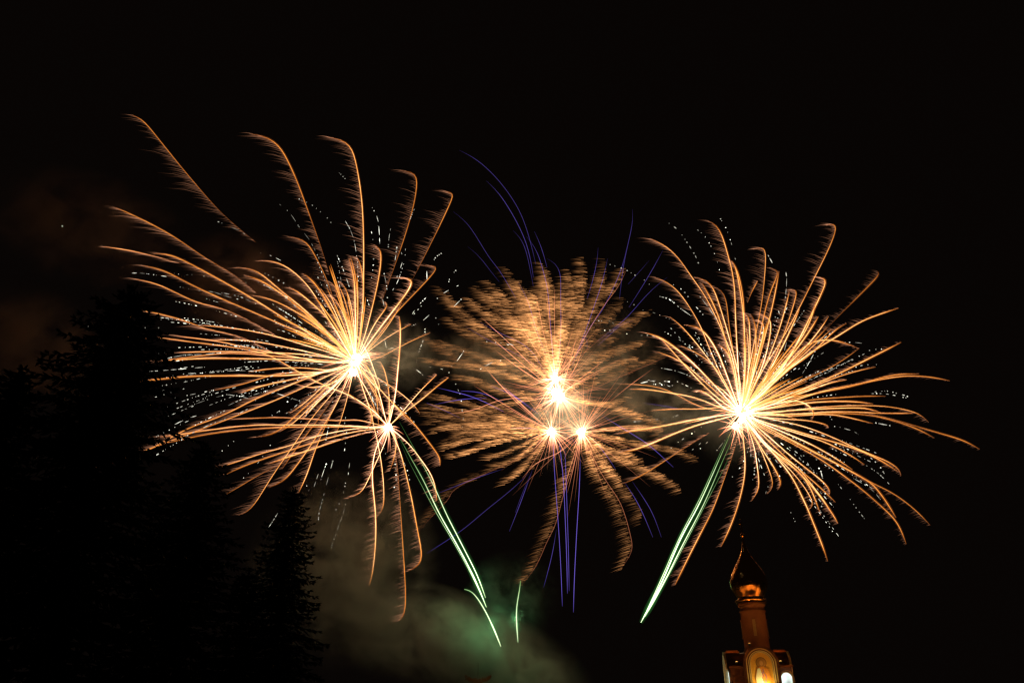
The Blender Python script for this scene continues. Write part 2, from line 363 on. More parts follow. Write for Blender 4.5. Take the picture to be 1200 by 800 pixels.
# ------------------------------------------------------------------ spruces
M_BARK = mat('spruce_bark', (.09, .06, .04), .95, nscale=9, bump=.5)
M_NEED = mat('spruce_needles', (.045, .06, .035), .9, nscale=3, namt=.4)
def spruce(px, py, dist, base_r, seed, label, taper=.85, zlow=1.0, dens=1.0, gap=.36):
    rnd = random.Random(seed)
    d = CF + CR * ((px - 600) / F) + CU * ((400 - py) / F); hd = math.hypot(d.x, d.y)
    top = C0 + d * (dist / hd); base = Vector((top.x, top.y, 0)); H = top.z
    t = empty('spruce_tree', base, label, 'spruce tree', 'dark spruces along the lower left'); 
    b = L(MB()); b.tube([Vector((noise.noise(Vector((seed, 0, z * .3))) * .08, noise.noise(Vector((0, seed, z * .3))) * .08, z)) for z in [H * k / 14 for k in range(14)] + [H * .985]],
                        [.028 * H * .6 * (1 - k / 14) ** .9 + .02 for k in range(15)], n=9); b.build('trunk', M_BARK, t, True)
    c = L(MB()); z = zlow
    def spray(p, dr, ln, w):
        dr = dr.normalized(); s = dr.cross(Vector((rnd.uniform(-.5, .5), rnd.uniform(-.5, .5), 1))).normalized(); u = s.cross(dr)
        c.add([p, p + dr * ln * .45 + s * w, p + dr * ln, p + dr * ln * .45 - s * w, p + dr * ln * .5 - u * w * .8], [(0, 1, 2, 3), (0, 4, 2), ])
    while z < H * .985:
        f = (z / H); Lb = base_r * (1 - f) ** taper * (.9 + .25 * noise.noise(Vector((seed * 3.1, z * .9, 0)))) + .12
        nb = max(5, int(9 - 3 * f)); a0 = rnd.uniform(0, 6.28)
        for k in range(nb):
            a = a0 + 6.283 * k / nb + rnd.uniform(-.25, .25); ln = Lb * rnd.uniform(.62, 1.22)
            if rnd.random() < .08: ln *= rnd.uniform(.4, .7)
            up = .35 * f * 1.4 - .18; droop = rnd.uniform(.10, .26)
            pts = []
            m = max(5, int(ln / .16))
            for i in range(m + 1):
                s = i / m; rr_ = ln * s
                pts.append(Vector((math.cos(a) * rr_, math.sin(a) * rr_, z + rr_ * up - droop * ln * s * s * 1.3 + .16 * ln * max(0, s - .75) ** 1.0)))
            c.tube(pts[::max(1, m // 5)] + [pts[-1]], [.035 * (1 - .8 * i / 8) for i in range(len(pts[::max(1, m // 5)]) + 1)], n=3, cap=False)
            dirb = Vector((math.cos(a), math.sin(a), up * .6)); side = Vector((-math.sin(a), math.cos(a), 0))
            for i in range(1, m + 1):
                s = i / m; wd = (.20 + .30 * math.sin(min(1, s * 1.25) * math.pi) ** .7) * min(1, ln * .45)
                for r_ in range(int(3 * dens) + (rnd.random() < (3 * dens) % 1)):
                    sd = rnd.choice((-1, 1)); q = pts[i] + dirb * rnd.uniform(-.08, .08)
                    spray(q, dirb * rnd.uniform(.3, .9) + side * sd * rnd.uniform(.2, 1.1) + Vector((0, 0, rnd.uniform(-.75, .12))), wd * rnd.uniform(.6, 1.25) + .1, .045 + .03 * rnd.random())
            for r_ in range(3): spray(pts[-1], dirb + side * rnd.uniform(-.6, .6) + Vector((0, 0, rnd.uniform(-.2, .45))), .28, .05)
        z += gap * rnd.uniform(.8, 1.2) * (1 - .45 * f)
    for r_ in range(26): spray(Vector((0, 0, H - rnd.uniform(0, 1.0))), Vector((rnd.uniform(-1, 1), rnd.uniform(-1, 1), rnd.uniform(.2, 1.5))), .3, .045)
    c.build('crown', M_NEED, t)
spruce(158, 338, 32, 6.4, 11, 'tallest and broadest dark spruce, its tip against the orange trails at far left', .66, dens=1.05)
spruce(241, 520, 38, 4.8, 22, 'middle-sized dark spruce standing between the tallest spruce and the small one', .7, dens=1.1)
spruce(345, 572, 44, 3.7, 33, 'small sharply pointed spruce, rightmost of the row, against the grey smoke', .68, dens=1.05)
spruce(28, 432, 34, 4.3, 44, 'dark spruce at the left edge of the photo, left of the tallest one', .7, dens=1.2)
spruce(292, 668, 40, 3.3, 55, 'lowest dark spruce, squeezed between the middle-sized and the pointed one', .8, dens=1.1)
# ------------------------------------------------------------------ fireworks
def strand(mb, p, dx, dy, ddz, h, w, curl=.15):
    """one short ember streak, from pixel-space start p = (x, y, depth)"""
    x, y, d = p
    a = U(x, y, d); bb_ = U(x + dx * .5, y + dy * .5 - abs(dx) * curl * .3, d + ddz * .5); c = U(x + dx, y + dy, d + ddz)
    ax = Vector((0, .25, 1)); t = (c - a)
    if t.length < .05: return
    u = t.cross(ax).normalized() * w; v = t.cross(u).normalized() * w
    k = -.5
    r = [u, u * k + v * .87, u * k - v * .87]
    mb.add([a + q * .7 for q in r] + [bb_ + q for q in r] + [c], [(0, 1, 4, 3), (1, 2, 5, 4), (2, 0, 3, 5), (3, 4, 6), (4, 5, 6), (5, 3, 6)],
           [h * 1.15] * 3 + [h * .55] * 3 + [h * .08])
def trail(burst, c, D0, RR, s, fr=1.0, hot=1.0, w=1.0, root=True, name='star_trail'):
    pts = P(s)
    if root: pts = pts + [c]
    q = smooth(pts, 6); ds = depths(q, c, D0, RR)
    n = len(q); tot = max(math.dist(p, c) for p in q)
    heat = []; rad = []
    k5 = min(n - 1, 5); k9 = min(n - 1, 9)
    v1 = (q[1][0] - q[0][0], q[1][1] - q[0][1]); v2 = (q[k9][0] - q[k5][0] or .1, q[k9][1] - q[k5][1])
    hook = (v1[0] * v2[0] + v1[1] * v2[1]) / (math.hypot(*v1) * math.hypot(*v2) + 1e-6) < .88
    for i, p in enumerate(q):
        r = math.dist(p, c); t = i / (n - 1)
        h = 1.0 + 2.7 * math.exp(-r / 80.)
        h *= min(1, (.10 + (i * 6 / 30.) ** 1.4) if hook else (.25 + i * 6 / 22.))      # burning out at the tip
        if not root: h *= min(1, .02 + (1 - t) * 1.25)
        h *= 1 + .45 * noise.noise(Vector((i * .22, p[0] * .03, p[1] * .03))) + .15 * noise.noise(Vector((i * .9, p[0], 3)))
        heat.append(max(.1, h * hot)); rad.append(max(.05, .128 * w * min(1, .38 + i * 6 / 24.) * (1 if root else min(1, .25 + (1 - t) * 1.2))) * (1 - .6 * math.exp(-r / 40.)))
    m = MB(); m.tube([U(x, y, d) for (x, y), d in zip(q, ds)], rad, heat, 5)
    o = m.build(name, M_TRAIL, burst)
    m = MB(); m.tube([U(x, y, d) for (x, y), d in zip(q, ds)], [r_ * 3.4 for r_ in rad], [.05 * h_ for h_ in heat], 6)  # wide see-through tube modelled as the trail's halo of light
    m.build('halo_sheath', M_SHEATH, o)
    if fr > 0:
        m = MB(); fine = []
        for i in range(n - 1):
            for k in range(6):
                t = k / 6; fine.append((q[i][0] + (q[i + 1][0] - q[i][0]) * t, q[i][1] + (q[i + 1][1] - q[i][1]) * t, ds[i] + (ds[i + 1] - ds[i]) * t, i + t))
        for (x, y, d, i) in fine:
            j = int(i); tx, ty = q[j][0] - q[j + 1][0], q[j][1] - q[j + 1][1]; tl = math.hypot(tx, ty) or 1
            tx /= tl; ty /= tl                                # towards the tip
            r = math.dist((x, y), c)
            if r < 14: continue
            clump = .55 + .75 * noise.noise(Vector((i * .55, x * .02, y * .02))) + .5 * noise.noise(Vector((i * 1.7, y * .1, x * .05)))
            if random.random() > .6 + .9 * clump: continue
            ln = min(30, 9 + .07 * r) * (fr if r > 60 else max(fr, .8)) * (.2 + 1.05 * random.random() ** 1.9) * max(.45, clump + .25)
            wx, wy = -1 + .25 * tx, .28 * ty + (.10 if ty > 0 else -.02)
            if i < 2: ln *= .6
            h = (.07 + .58 * math.exp(-r / 72.)) * random.uniform(.4, 1.4) * hot
            strand(m, (x + random.uniform(-.6, .3), y + random.uniform(-.6, .6), d), wx * ln, wy * ln + random.uniform(-.06, .06) * ln, random.uniform(-.15, .15) * ln, h, .11)
        tag(m.build('ember_fringe', M_FRINGE, o), kind='stuff')
    return o
def strobes(burst, D0, txt):
    for s in txt.strip().split('\n'):
        s = s.strip()
        if not s: continue
        sparse = s.startswith('.'); faint = s.startswith('-')
        q = smooth(P(s.lstrip('.-')), 1.0); m = MB(); i = random.randint(0, 2); d = D0 + random.uniform(-60, 60)
        br = random.uniform(.35, 1.0) * (.5 if faint else 1)
        while i < len(q):
            ln = random.choice((0, 0, 1, 1, 3)) if sparse else random.choice((0, 0, 1, 2, 3, 6, 9)); j = min(len(q) - 1, i + ln)
            a, b_ = q[i], q[j]; h = br * random.lognormvariate(0, .6)
            r = (random.uniform(.13, .31) if ln <= 1 else random.uniform(.07, .15)) * D0 / 300
            if ln <= 1:
                ce = U(a[0], a[1], d); vv = [ce + Vector(k) * r for k in ((1, 0, 0), (-1, 0, 0), (0, 1, 0), (0, -1, 0), (0, 0, 1), (0, 0, -1))]
                m.add(vv, [(0, 2, 4), (2, 1, 4), (1, 3, 4), (3, 0, 4), (2, 0, 5), (1, 2, 5), (3, 1, 5), (0, 3, 5)], [h] * 6)
            else: m.tube([U(*a, d), U((a[0] + b_[0]) / 2, (a[1] + b_[1]) / 2, d), U(*b_, d)], [r * .5, r, r * .6], [h * .6, h, h * .7], 4)
            i = j + random.choice((1, 2, 2, 3, 5, 9)) + (random.choice((1, 3, 5)) if sparse else 0)
        if m.v: tag(m.build('strobe_trail', M_STROBE, burst), kind='stuff')
def core(burst, x, y, d, rpx, seed):
    m = MB(); ce = U(x, y, d); r = rpx * d / F; n = 14
    vs = []; fs = []
    for i in range(n + 1):
        th = math.pi * i / n
        for k in range(2 * n):
            ph = math.pi * k / n; v = Vector((math.sin(th) * math.cos(ph), math.sin(th) * math.sin(ph), math.cos(th)))
            vs.append(ce + v * r * (1 + .55 * noise.noise(v * 2.2 + Vector((seed, 0, 0)))))
    for i in range(n):
        for k in range(2 * n): fs.append((i * 2 * n + k, i * 2 * n + (k + 1) % (2 * n), (i + 1) * 2 * n + (k + 1) % (2 * n), (i + 1) * 2 * n + k))
    m.add(vs, fs); m.build('flash_core', M_CORE, burst, True)
def spikes(burst, c, D0, n, l0, l1, hot, col=None, asp=1.0):
    """short rays thrown out of the flash: one mesh of hair-thin spokes"""
    m = MB()
    for k in range(n):
        v = Vector((random.gauss(0, 1), random.gauss(0, 1), random.gauss(0, 1))).normalized(); ln = random.uniform(l0, l1)
        f = .12; pts = []
        for i in range(6):
            t = f + (1 - f) * i / 5
            pts.append(U(c[0] + v.x * ln * t - 2 * t * t, c[1] - v.y * ln * asp * t + 5 * t * t, D0 + v.z * ln * t * D0 / F))
        m.tube(pts, [.16, .15, .13, .11, .09, .04], [hot * (1 - i / 5.5) for i in range(6)], 3, False)
    return tag(m.build('flash_rays', col or M_RAY, burst), 'fine rays thrown out of the flash', kind='stuff')

LC = (416, 425); LB = (455, 500); RC = (868, 484); CA = (654, 462); CT = (651, 444); CB = (646, 505); CC = (681, 506)
def burst(name, c, D, label, group):
    return empty(name, U(c[0], c[1], D), label, 'firework', group)
GG = 'gold and white firework bursts'
bl = burst('firework_burst', LC, 300, 'huge golden burst, leftmost, with long feathery trails fanned out to the left and up', GG)
bs = burst('firework_burst', LB, 296, 'smaller golden burst low beside the leftmost one, its trails drooping over the smoke', GG)
br = burst('firework_burst', RC, 310, 'large round golden burst above the church dome, rightmost in the sky', GG)
bt = burst('firework_burst', CT, 334, 'topmost bronze burst of the central cluster, a tall fan of wispy embers', GG)
ba = burst('firework_burst', CA, 326, 'bronze burst with the brightest flash of the central cluster, just under the topmost one', GG)
bb = burst('firework_burst', CB, 322, 'lower left burst of the central cluster, wisps swept out to the left', GG)
bc = burst('firework_burst', CC, 322, 'lower right burst of the central cluster, wisps drooping down like a palm', GG)

LEFT = '''
12,592 45,574 90,556 150,535 230,505 320,470 385,440
!1.0 155,135 166,139 185,162 220,205 260,250 300,284
!1.2 294,157 315,161 328,172 345,205 362,250 378,295 386,322
385,161 400,163 411,171 418,195 424,235 426,280 426,330 424,385
!1.0 469,200 484,201 489,208 486,235 475,275 456,330 448,352
!1.1 521,224 530,226 531,230 515,265 490,315 483,328
!1.0 135,243 160,254 200,275 245,305 275,322 302,344
!1.0 121,289 150,293 185,301 212,309
180,297 195,297 215,305 260,329 300,352 330,371 365,392
167,311 190,316 225,334 260,350 300,367 330,380 360,393 392,412
!1.0 158,327 185,333 230,354 260,361 291,375 324,393
!1.0 155,362 175,365 215,375 240,385 260,389 289,397 322,414
235,381 260,383 290,387 320,393 350,402 390,414
205,393 225,396 252,399 289,407 330,415 380,424
210,413 240,412 270,412 300,413 340,414 390,419
185,423 210,420 250,415 280,414 320,417 370,421
248,399 260,398 291,399 322,404 360,412 395,420
190,423 230,420 285,420 330,421 375,424
157,447 180,445 220,441 280,440 330,440 395,434
252,457 262,455 285,450 320,439 350,436 390,435
284,460 290,457 315,450 345,444 375,437
292,436 297,435 314,432 335,431 360,431 391,434
165,532 180,524 220,502 260,487 300,467 330,455 360,443 385,434
280,603 290,601 300,588 320,556 345,520 365,490 392,458
300,512 324,507 345,488 364,471 385,452
340,484 360,470 381,450
329,505 345,495 370,470 390,453
355,490 370,473 395,450
315,571 332,564 340,555 355,535 375,505 395,472
!.9 350,577 360,555 370,525 387,487 400,462
!.8 265,579 282,569 302,557 320,548 340,538
!.9 331,549 347,525 367,499 392,465
393,512 400,490 406,470 413,440
!1.1 337,277 350,279 360,284 372,305 385,332 395,367
301,306 319,305 334,311 354,327 369,346 382,369 402,402
276,314 290,313 304,319 325,337 364,369 398,404
288,323 301,326 330,344 360,369 398,406
297,346 310,348 330,356 355,370 380,388 404,410
340,337 349,341 366,356 382,370 402,400
356,321 364,326 379,346 391,368 406,400
376,338 385,350 395,370 408,402
386,330 392,333 396,342 402,357 412,398
396,334 400,339 408,365 414,396
399,330 404,335 409,347 414,372 416,400
388,346 394,350 402,366 412,400
411,301 416,320 419,345 419,369 418,400
409,303 415,325 416,352 417,400
418,301 421,304 425,320 426,345 424,369 421,400
439,287 445,291 447,297 446,311 442,335 434,369 426,398
470,326 480,326 484,329 480,339 470,352 457,369 435,398
495,311 510,311 513,314 500,329 480,350 462,369 440,398
452,354 456,357 440,377 428,402
471,354 466,364 445,395
482,380 477,382 462,390 437,407
504,390 487,397 467,407 441,421
446,415 440,414 431,413 424,416
420,395 430,411 437,430 446,459
444,500 441,459 436,440 426,422
448,478 431,447 420,428
441,484 432,459 417,437
516,545 515,541 516,536 510,528 498,512 480,490 462,474 440,450
492,484 486,474 474,464 458,452 438,440
428,505 438,495 425,455
345,449 365,455 395,447
372,404 385,402 400,408
350,392 372,400 398,412
392,388 400,386 410,398
'''
LOWB = '''
159,396 190,396 227,401 260,405 310,414 347,434 379,451 410,463 440,483
188,512 210,509 250,503 297,498 340,498 390,498 425,500
195,519 225,512 260,506 304,502 350,500 400,500
270,491 295,490 320,489 350,490 400,493 420,491 440,497
255,548 280,540 310,530 340,522 370,511 410,503 430,501
264,556 280,548 310,537 335,529 372,517 409,507
!1.0 316,543 335,536 357,529 372,524 409,512 440,505
468,371 469,378 469,404 466,435 464,459 458,490
446,424 449,430 451,434 454,447 456,459 456,490
426,422 437,440 444,459 453,495
420,427 431,447 441,459 453,495
400,455 418,468 440,486
512,439 511,440 495,455 482,470 465,490
526,442 525,443 512,452 504,460 485,475 470,486
442,606 448,598 450,590 449,560 445,530 440,506 435,482
408,583 420,579 425,575 436,552 446,530 455,510
432,687 435,679 437,667 440,637 440,600 436,558 440,525
!1.0 468,727 473,722 475,712 475,687 472,637 469,592 467,560 464,530
478,669 490,664 494,656 494,645 490,625 482,582 474,548 468,525
512,586 511,574 506,556 490,534 478,518
457,551 462,538 465,522 465,508
450,509 453,503
487,499 470,485 460,470
430,470 440,482 450,495
'''
RIGHT = '''
763,280 777,286 795,302 812,327 820,337 832,357 847,390 860,425
830,259 840,262 847,277 853,300 857,312 861,340 862,375
855,304 860,308 865,320 871,350 872,390 872,440
858,306 862,312 868,345 872,380 873,440
884,292 892,290 897,291 897,310 894,345 889,375 880,420
!1.0 888,329 886,333 880,342 876,355
903,314 911,317 913,320 905,335 897,362 890,395 878,450
913,318 907,350 900,380 888,425
890,368 900,370 904,377 902,395 895,425 880,460
767,325 777,328 792,338 805,355 820,380 832,410 848,445
803,381 817,381 827,390 840,410 850,435
785,371 797,380 820,407 837,430 856,462
758,390 772,394 795,410 822,435 850,465
775,397 800,425 820,447 848,472
770,412 797,422 815,437 835,455
798,405 820,415 840,432 858,462
815,325 830,327 837,340 847,370 857,405 868,450
835,335 847,339 852,357 854,380 862,430
823,332 840,365 852,405 862,445
843,404 846,406 851,410 856,420 861,439
873,367 877,370 878,377 879,415 875,450
880,368 884,374 886,390 885,415 878,455
874,380 877,402 876,450
891,376 896,377 895,390 888,415 880,450
969,264 975,262 980,264 979,272 971,292 953,328 938,358 915,400 890,440
960,325 966,326 968,331 950,370 920,427 890,465
957,352 947,382 926,415 890,462
927,340 932,340 934,343 920,388 900,435
925,342 915,380 898,425
937,362 920,400 890,455
!1.1 1028,318 1032,320 1010,343 980,373 968,386
959,371 938,403 893,458
971,371 950,400 893,458
992,379 980,385 950,415 920,436 888,468
1053,361 1040,365 1010,376 986,391 940,420 900,455
969,384 942,412 905,448
974,386 950,408 910,445
1006,408 989,401 968,397 953,400 935,412 905,450
1007,408 980,427 950,442 905,464
1056,401 1040,409 1010,424 980,439 930,460
1026,430 1010,433 980,442 950,454 900,476
992,445 976,447 957,454 924,466 890,478
1113,446 1100,443 1070,440 1040,443 1010,449 965,458 910,476
1077,438 1055,438 1034,442 1000,452 950,462
1038,464 1010,464 995,465 964,467 945,469 900,479
1023,473 1010,471 995,470 956,471 905,478
1088,494 1080,486 1070,482 1040,476 995,475 950,478 900,484
1095,513 1079,504 1055,495 1025,487 985,484 930,485
1070,484 1034,484 982,482 932,485 890,486
!1.0 1148,526 1130,516 1100,507 1070,498 1040,489 1018,484
1023,496 995,489 970,485 932,487 895,486
952,491 956,484 950,476 940,470 930,469 905,474
946,447 932,452 917,460 885,475
953,439 920,455 890,473
967,452 950,454 932,461 905,473
927,473 914,474 895,480
934,491 920,486 901,484
971,501 971,498 964,496 945,492 920,491 890,488
1034,484 1019,478 985,478 940,480 895,483
1056,557 1055,550 1040,540 1010,528 980,514 950,502 920,494
1052,552 1025,535 992,522 950,510 920,501 890,493
1090,615 1076,600 1049,579 1019,564 980,543 950,528 926,516 890,498
1062,637 1052,612 1034,594 1010,573 986,555 965,540 930,520 890,500
1050,606 1037,585 1025,570 1005,556
1013,544 995,532 965,517 920,503 890,492
999,550 980,537 950,520 920,507 885,492
982,613 980,609 972,596 957,576 942,559 922,540 901,524 885,508
976,603 965,585 952,569 935,547 912,532 890,512
962,603 956,587 949,569 935,551 914,537 896,520
948,597 954,592 951,584 940,566 925,549 910,534 890,515
970,657 965,642 953,612 945,592 935,572 925,554
979,588 972,581 955,565 937,550 915,530
972,579 974,575 967,566 947,550 930,537 905,515
914,528 912,521 902,510 885,498
912,573 916,568 914,560 904,542 892,525 885,512
900,578 907,571 905,560 897,540 890,522 882,510
881,586 889,576 890,566 887,544 884,522 876,500
845,640 851,628 863,598 872,562 873,535
!1.0 791,685 807,652 825,617 834,600 843,577 860,529 866,508
728,530 740,528 760,521 790,508 820,497 845,491
!.8 731,566 744,561 765,549 794,530 815,517 832,507
725,508 740,505 777,499 802,494 827,489 850,486
740,456 759,456 784,460 809,464 827,470 845,478
727,450 742,450 765,452 781,456 800,466 825,478
765,481 790,479 810,479 831,479 846,476 860,478
804,496 820,493 834,488
817,459 821,457 827,459 839,469 850,481
829,447 840,451 852,460 864,476
'''
FEW = {}
def run(txt, b_, c, D, RR, frf):
    for s in txt.strip().split('\n'):
        root = True; w = 1.0
        if s[0] == '!':
            a, s = s[1:].split(' ', 1); root = False; w = float(a)
        pt = P(s); tip = pt[0]
        trail(b_, c, D, RR, s, frf(tip), w=w * random.uniform(.72, 1.25), root=root, hot=random.choice((.6, .75, .9, 1.0, 1.1, 1.3)))
run(LEFT, bl, LC, 300, 330, lambda t: 1.0)
run(LOWB, bs, LB, 296, 260, lambda t: .95)
run(RIGHT, br, RC, 310, 270, lambda t: .45 if t[1] > 500 and t[0] > 870 else (.8 if t[0] < 1000 else .6))
for b_, c, D, a0, a1, n in ((br, RC, 310, 15, 95, 9), (bl, LC, 300, 80, 170, 9)):
    m = MB()            # crowded short trails between the long ones
    for k in range(n * 3):
        a = R(random.uniform(a0, a1)); ln = random.uniform(45, 120)
        e = (c[0] + math.cos(a) * ln, c[1] - math.sin(a) * ln)
        q = smooth([e, (c[0] + (e[0] - c[0]) * .5 + 2, c[1] + (e[1] - c[1]) * .5 - 4), c], 6)
        ds = depths(q, c, D, 260); nn = len(q)
        m.tube([U(x, y, d) for (x, y), d in zip(q, ds)], [.2 * min(1, .4 + i / 3) for i in range(nn)], [min(1, .3 + i / 4) * (.8 + 1.6 * math.exp(-math.dist(p, c) / 60)) for i, p in enumerate(q)], 4)
    tag(m.build('short_trails', M_TRAIL, b_), 'crowd of short trails close to the flash', kind='stuff')

strobes(bl, 300, '''
253,259 265,263
270,266 280,270 291,277
.305,296 306,297
316,299 327,304 334,308
327,239 340,250 352,268 362,280 374,303
.350,233 365,240 374,247 385,257 392,268
396,201 405,210 410,215
436,243 443,258 445,285
.435,270 438,290 437,315 435,328
404,258 413,275 418,300 420,330
395,299 403,318 410,338
458,267 456,277 455,290
465,290 463,305
475,290 474,305 466,330 460,340
470,295 472,305 465,325
450,320 453,335 454,350
445,348 450,352 450,358
486,244 480,258
517,297 510,302 507,310
534,317 528,324 526,330
538,334 522,342 512,350
541,350 532,359
500,317 501,325 498,333
500,348 490,358 483,368
495,357 485,368
503,369 495,376 482,382
.510,372 515,376 514,380
498,385 497,395 490,415 488,425
443,386 449,393 452,403 453,410
455,409 462,407
482,431 490,434 496,440
.503,430 512,431 520,433 527,437 532,445 536,455 540,465 542,487
544,410 538,420 529,429
.535,423 541,427 541,432
562,433 575,425 588,422
154,320 165,320 181,322 195,324
.203,320 215,322 230,322 245,325
210,336 230,340 250,342 265,347 285,352
260,343 275,346 285,349 300,356
.287,331 300,330 315,337 330,345 345,357
308,333 325,342 340,350
.310,320 320,325 335,333
.168,375 180,375 200,374 230,377
.165,384 175,384 190,384
103,382 115,382 130,382
.185,414 200,412 215,416 240,415 260,413
195,420 215,416 240,415 260,413
175,435 190,434 215,432 240,430
190,443 215,438 235,437 250,436 280,434 310,436
178,465 190,458 197,452
.189,452 205,449 218,446
204,466 225,462 250,457
220,477 240,469 262,463
205,497 220,490 230,487
246,435 270,433 290,428
265,462 280,464 300,469
267,475 290,465 315,457
325,461 340,466 353,470
.343,466 338,470 332,473
318,487 330,480
210,515 240,500 265,490
.275,516 265,524 257,531
.317,521 300,545 285,560
383,542 379,552 376,562
373,555 368,570
-390,540 384,562 378,585 374,600 373,612
410,540 408,556
.405,565 403,575 400,585 393,598
405,590 402,602 398,612 395,622 390,635 388,642
.463,543 464,555 464,565 461,573
473,541 478,553 480,563
.359,568 364,579
326,600 316,616 311,622
385,500 382,515
.395,462 388,475 386,490
.322,375 335,380 350,390
325,386 338,390 346,395
.340,378 352,384 370,398
345,425 362,425 380,427
.330,436 345,432 362,428
360,475 370,480 385,488
.388,345 392,360 398,372
420,345 424,360 428,372
430,350 434,362
.440,440 452,452 458,470
.543,488 542,500
498,385 499,392
''')
def strobe_cloud(b_, c, D, n, a0, a1, r0, r1):
    m = MB()
    for k in range(n):
        a = R(random.uniform(a0, a1)); r = random.uniform(r0, r1); L_ = random.uniform(10, 45); d = D + random.uniform(-60, 60); t = 0; br_ = random.uniform(.5, 1.6)
        while t < L_:
            x = c[0] + math.cos(a) * (r + t); y = c[1] - math.sin(a) * (r + t) + .0006 * (r + t) ** 2; ln = random.choice((.6, .6, 1.5, 2.5, 4))
            x2 = c[0] + math.cos(a) * (r + t + ln); y2 = c[1] - math.sin(a) * (r + t + ln) + .0006 * (r + t + ln) ** 2; rr_ = random.uniform(.08, .18); h = br_ * random.uniform(.3, 1.4)
            m.tube([U(x, y, d), U((x + x2) / 2, (y + y2) / 2, d), U(x2, y2, d)], [rr_ * .5, rr_, rr_ * .5], [h] * 3, 4); t += ln + random.uniform(1.5, 6)
    tag(m.build('strobe_cloud', M_STROBE, b_), 'crowd of tiny white sparks between the trails', kind='stuff')
strobe_cloud(bl, LC, 300, 60, 150, 200, 30, 215); strobe_cloud(bl, LC, 300, 16, 95, 150, 30, 110); strobe_cloud(bl, LC, 300, 16, 200, 330, 20, 90)
strobe_cloud(br, RC, 310, 22, 10, 75, 25, 130); strobe_cloud(br, RC, 310, 26, -75, -10, 30, 130); strobe_cloud(br, RC, 310, 14, 75, 180, 25, 110)
strobes(br, 310, '''
.783,261 795,270 805,284 815,300 820,313
.817,269 826,277 835,292 840,305 843,316
.844,256 851,268 857,285 862,305
899,297 905,308
921,319 922,330 920,352
912,363 914,370
.909,370 905,385 904,392
772,347 785,351 797,361 810,370
.788,333 800,340 812,355 825,370
.715,310 725,313 735,317 745,323 755,328 762,334
.734,353 745,358 757,365 765,366 775,370 785,374
.695,375 705,376 715,376 720,380
.708,387 718,387 728,389 740,393
750,393 762,393 775,397
.778,388 790,395 800,400 812,407
820,347 830,360 840,375
.830,408 840,415 848,425
-989,401 1000,401 1010,402
.1033,409 1020,410 1012,415 1000,420 985,428 970,437
-1000,420 985,428 965,438 950,445
.1027,427 1020,427 1010,428 1003,430 990,432
.1025,459 1040,458 1052,461 1060,463 1065,465
1020,461 1035,461 1048,463 1056,465 1062,466
1025,495 1035,497 1046,499
983,500 1000,505 1006,509
.973,488 978,498 978,502
.1019,535 1030,545 1037,556
1015,545 1030,555 1044,569
-1000,560 1020,572 1032,585
.982,567 995,583 1005,597 1016,611
.938,525 945,540 955,555
.950,530 958,540 960,550
962,552 965,565 966,575
918,500 925,508 935,520
877,525 874,535 867,548
.867,548 857,560
880,522 880,535
.884,535 884,555 882,562
889,528 890,545 889,560
.915,545 914,555 913,560
900,570 897,578
.955,588 967,578
.963,592 961,604
750,449 765,446 784,447
.766,450 780,451 795,452
774,431 790,434 805,439 815,444
742,494 765,492 786,489 795,486
.786,525 796,517 815,505 830,494
.811,527 819,521 827,512
.820,526 831,516
839,529 850,515
.806,421 815,425 822,430
830,408 836,418 840,424
865,410 870,425 872,440
.895,372 893,390 890,405
925,384 922,400 915,425
.946,380 940,392 930,410
956,410 948,425 940,438
.930,420 940,418 955,408
885,400 888,420 886,440
''')
strobes(bb, 322, '''
.569,400 578,401 590,402 600,406
.588,394 592,397 595,400
595,402 605,406 612,410
''')
# ---- wispy bronze plumes of the central cluster: spine points, then width, brightness
def plume(b_, c, D, RR, s, wd, br_, dens=1.0, line=0.0):
    wd *= .66; br_ *= random.uniform(.42, .95); pts = P(s) + [c]; q = smooth(pts, 4); ds = depths(q, c, D, RR); n = len(q); m = MB()
    L_ = max(math.dist(p, c) for p in q)
    for i in range(n - 1):
        r = math.dist(q[i], c); f = min(1, r / 70.0); tipf = min(1, .22 + i / 13.0)
        tx, ty = q[i][0] - q[i + 1][0], q[i][1] - q[i + 1][1]; tl = math.hypot(tx, ty) or 1; tx /= tl; ty /= tl
        clump = .85 + .7 * noise.noise(Vector((i * .4, s.__len__() * .3, D * .1)))
        cnt = int(23 * dens * (.3 + .7 * f) * max(.3, clump) * min(1, .35 + i / 10)) + 1
        for k in range(cnt):
            t = random.random(); x = q[i][0] + (q[i + 1][0] - q[i][0]) * t; y = q[i][1] + (q[i + 1][1] - q[i][1]) * t
            off = (random.random() ** 1.25) * wd * (.18 + .82 * f) * tipf
            px = off * (-1 + .15 * tx); py = off * .22 * ty + random.uniform(-2.2, 2.2) * (.5 + f) + (off * .12 if ty > .3 else -off * .03)
            ln = random.uniform(4, 17) * (.5 + .5 * f)
            h = br_ * (.105 + .72 * math.exp(-r / 48.)) * random.uniform(.05, 2.0) ** 1.5 * max(.25, clump) * (1 - .5 * off / (wd + 1))
            slope = .30 * ty + .06 + random.uniform(-.12, .12) if ty > .25 else random.uniform(-.10, .12)
            strand(m, (x + px, y + py, ds[i] + random.uniform(-1, 1) * off * .3), -ln, slope * ln, random.uniform(-.2, .2) * ln, h, random.uniform(.06, .13), curl=.1)
    o = tag(m.build('ember_plume', M_PLUME, b_), kind='stuff')
    if line:
        m = MB(); m.tube([U(x, y, d) for (x, y), d in zip(q, ds)], [.1 + .04 * min(1, i / 8) for i in range(n)], [line * min(1, .2 + i / 10) * (.6 + 1.2 * math.exp(-math.dist(p, c) / 70)) for i, p in enumerate(q)], 4)
        m.build('glowing_spine', M_RAY, o)
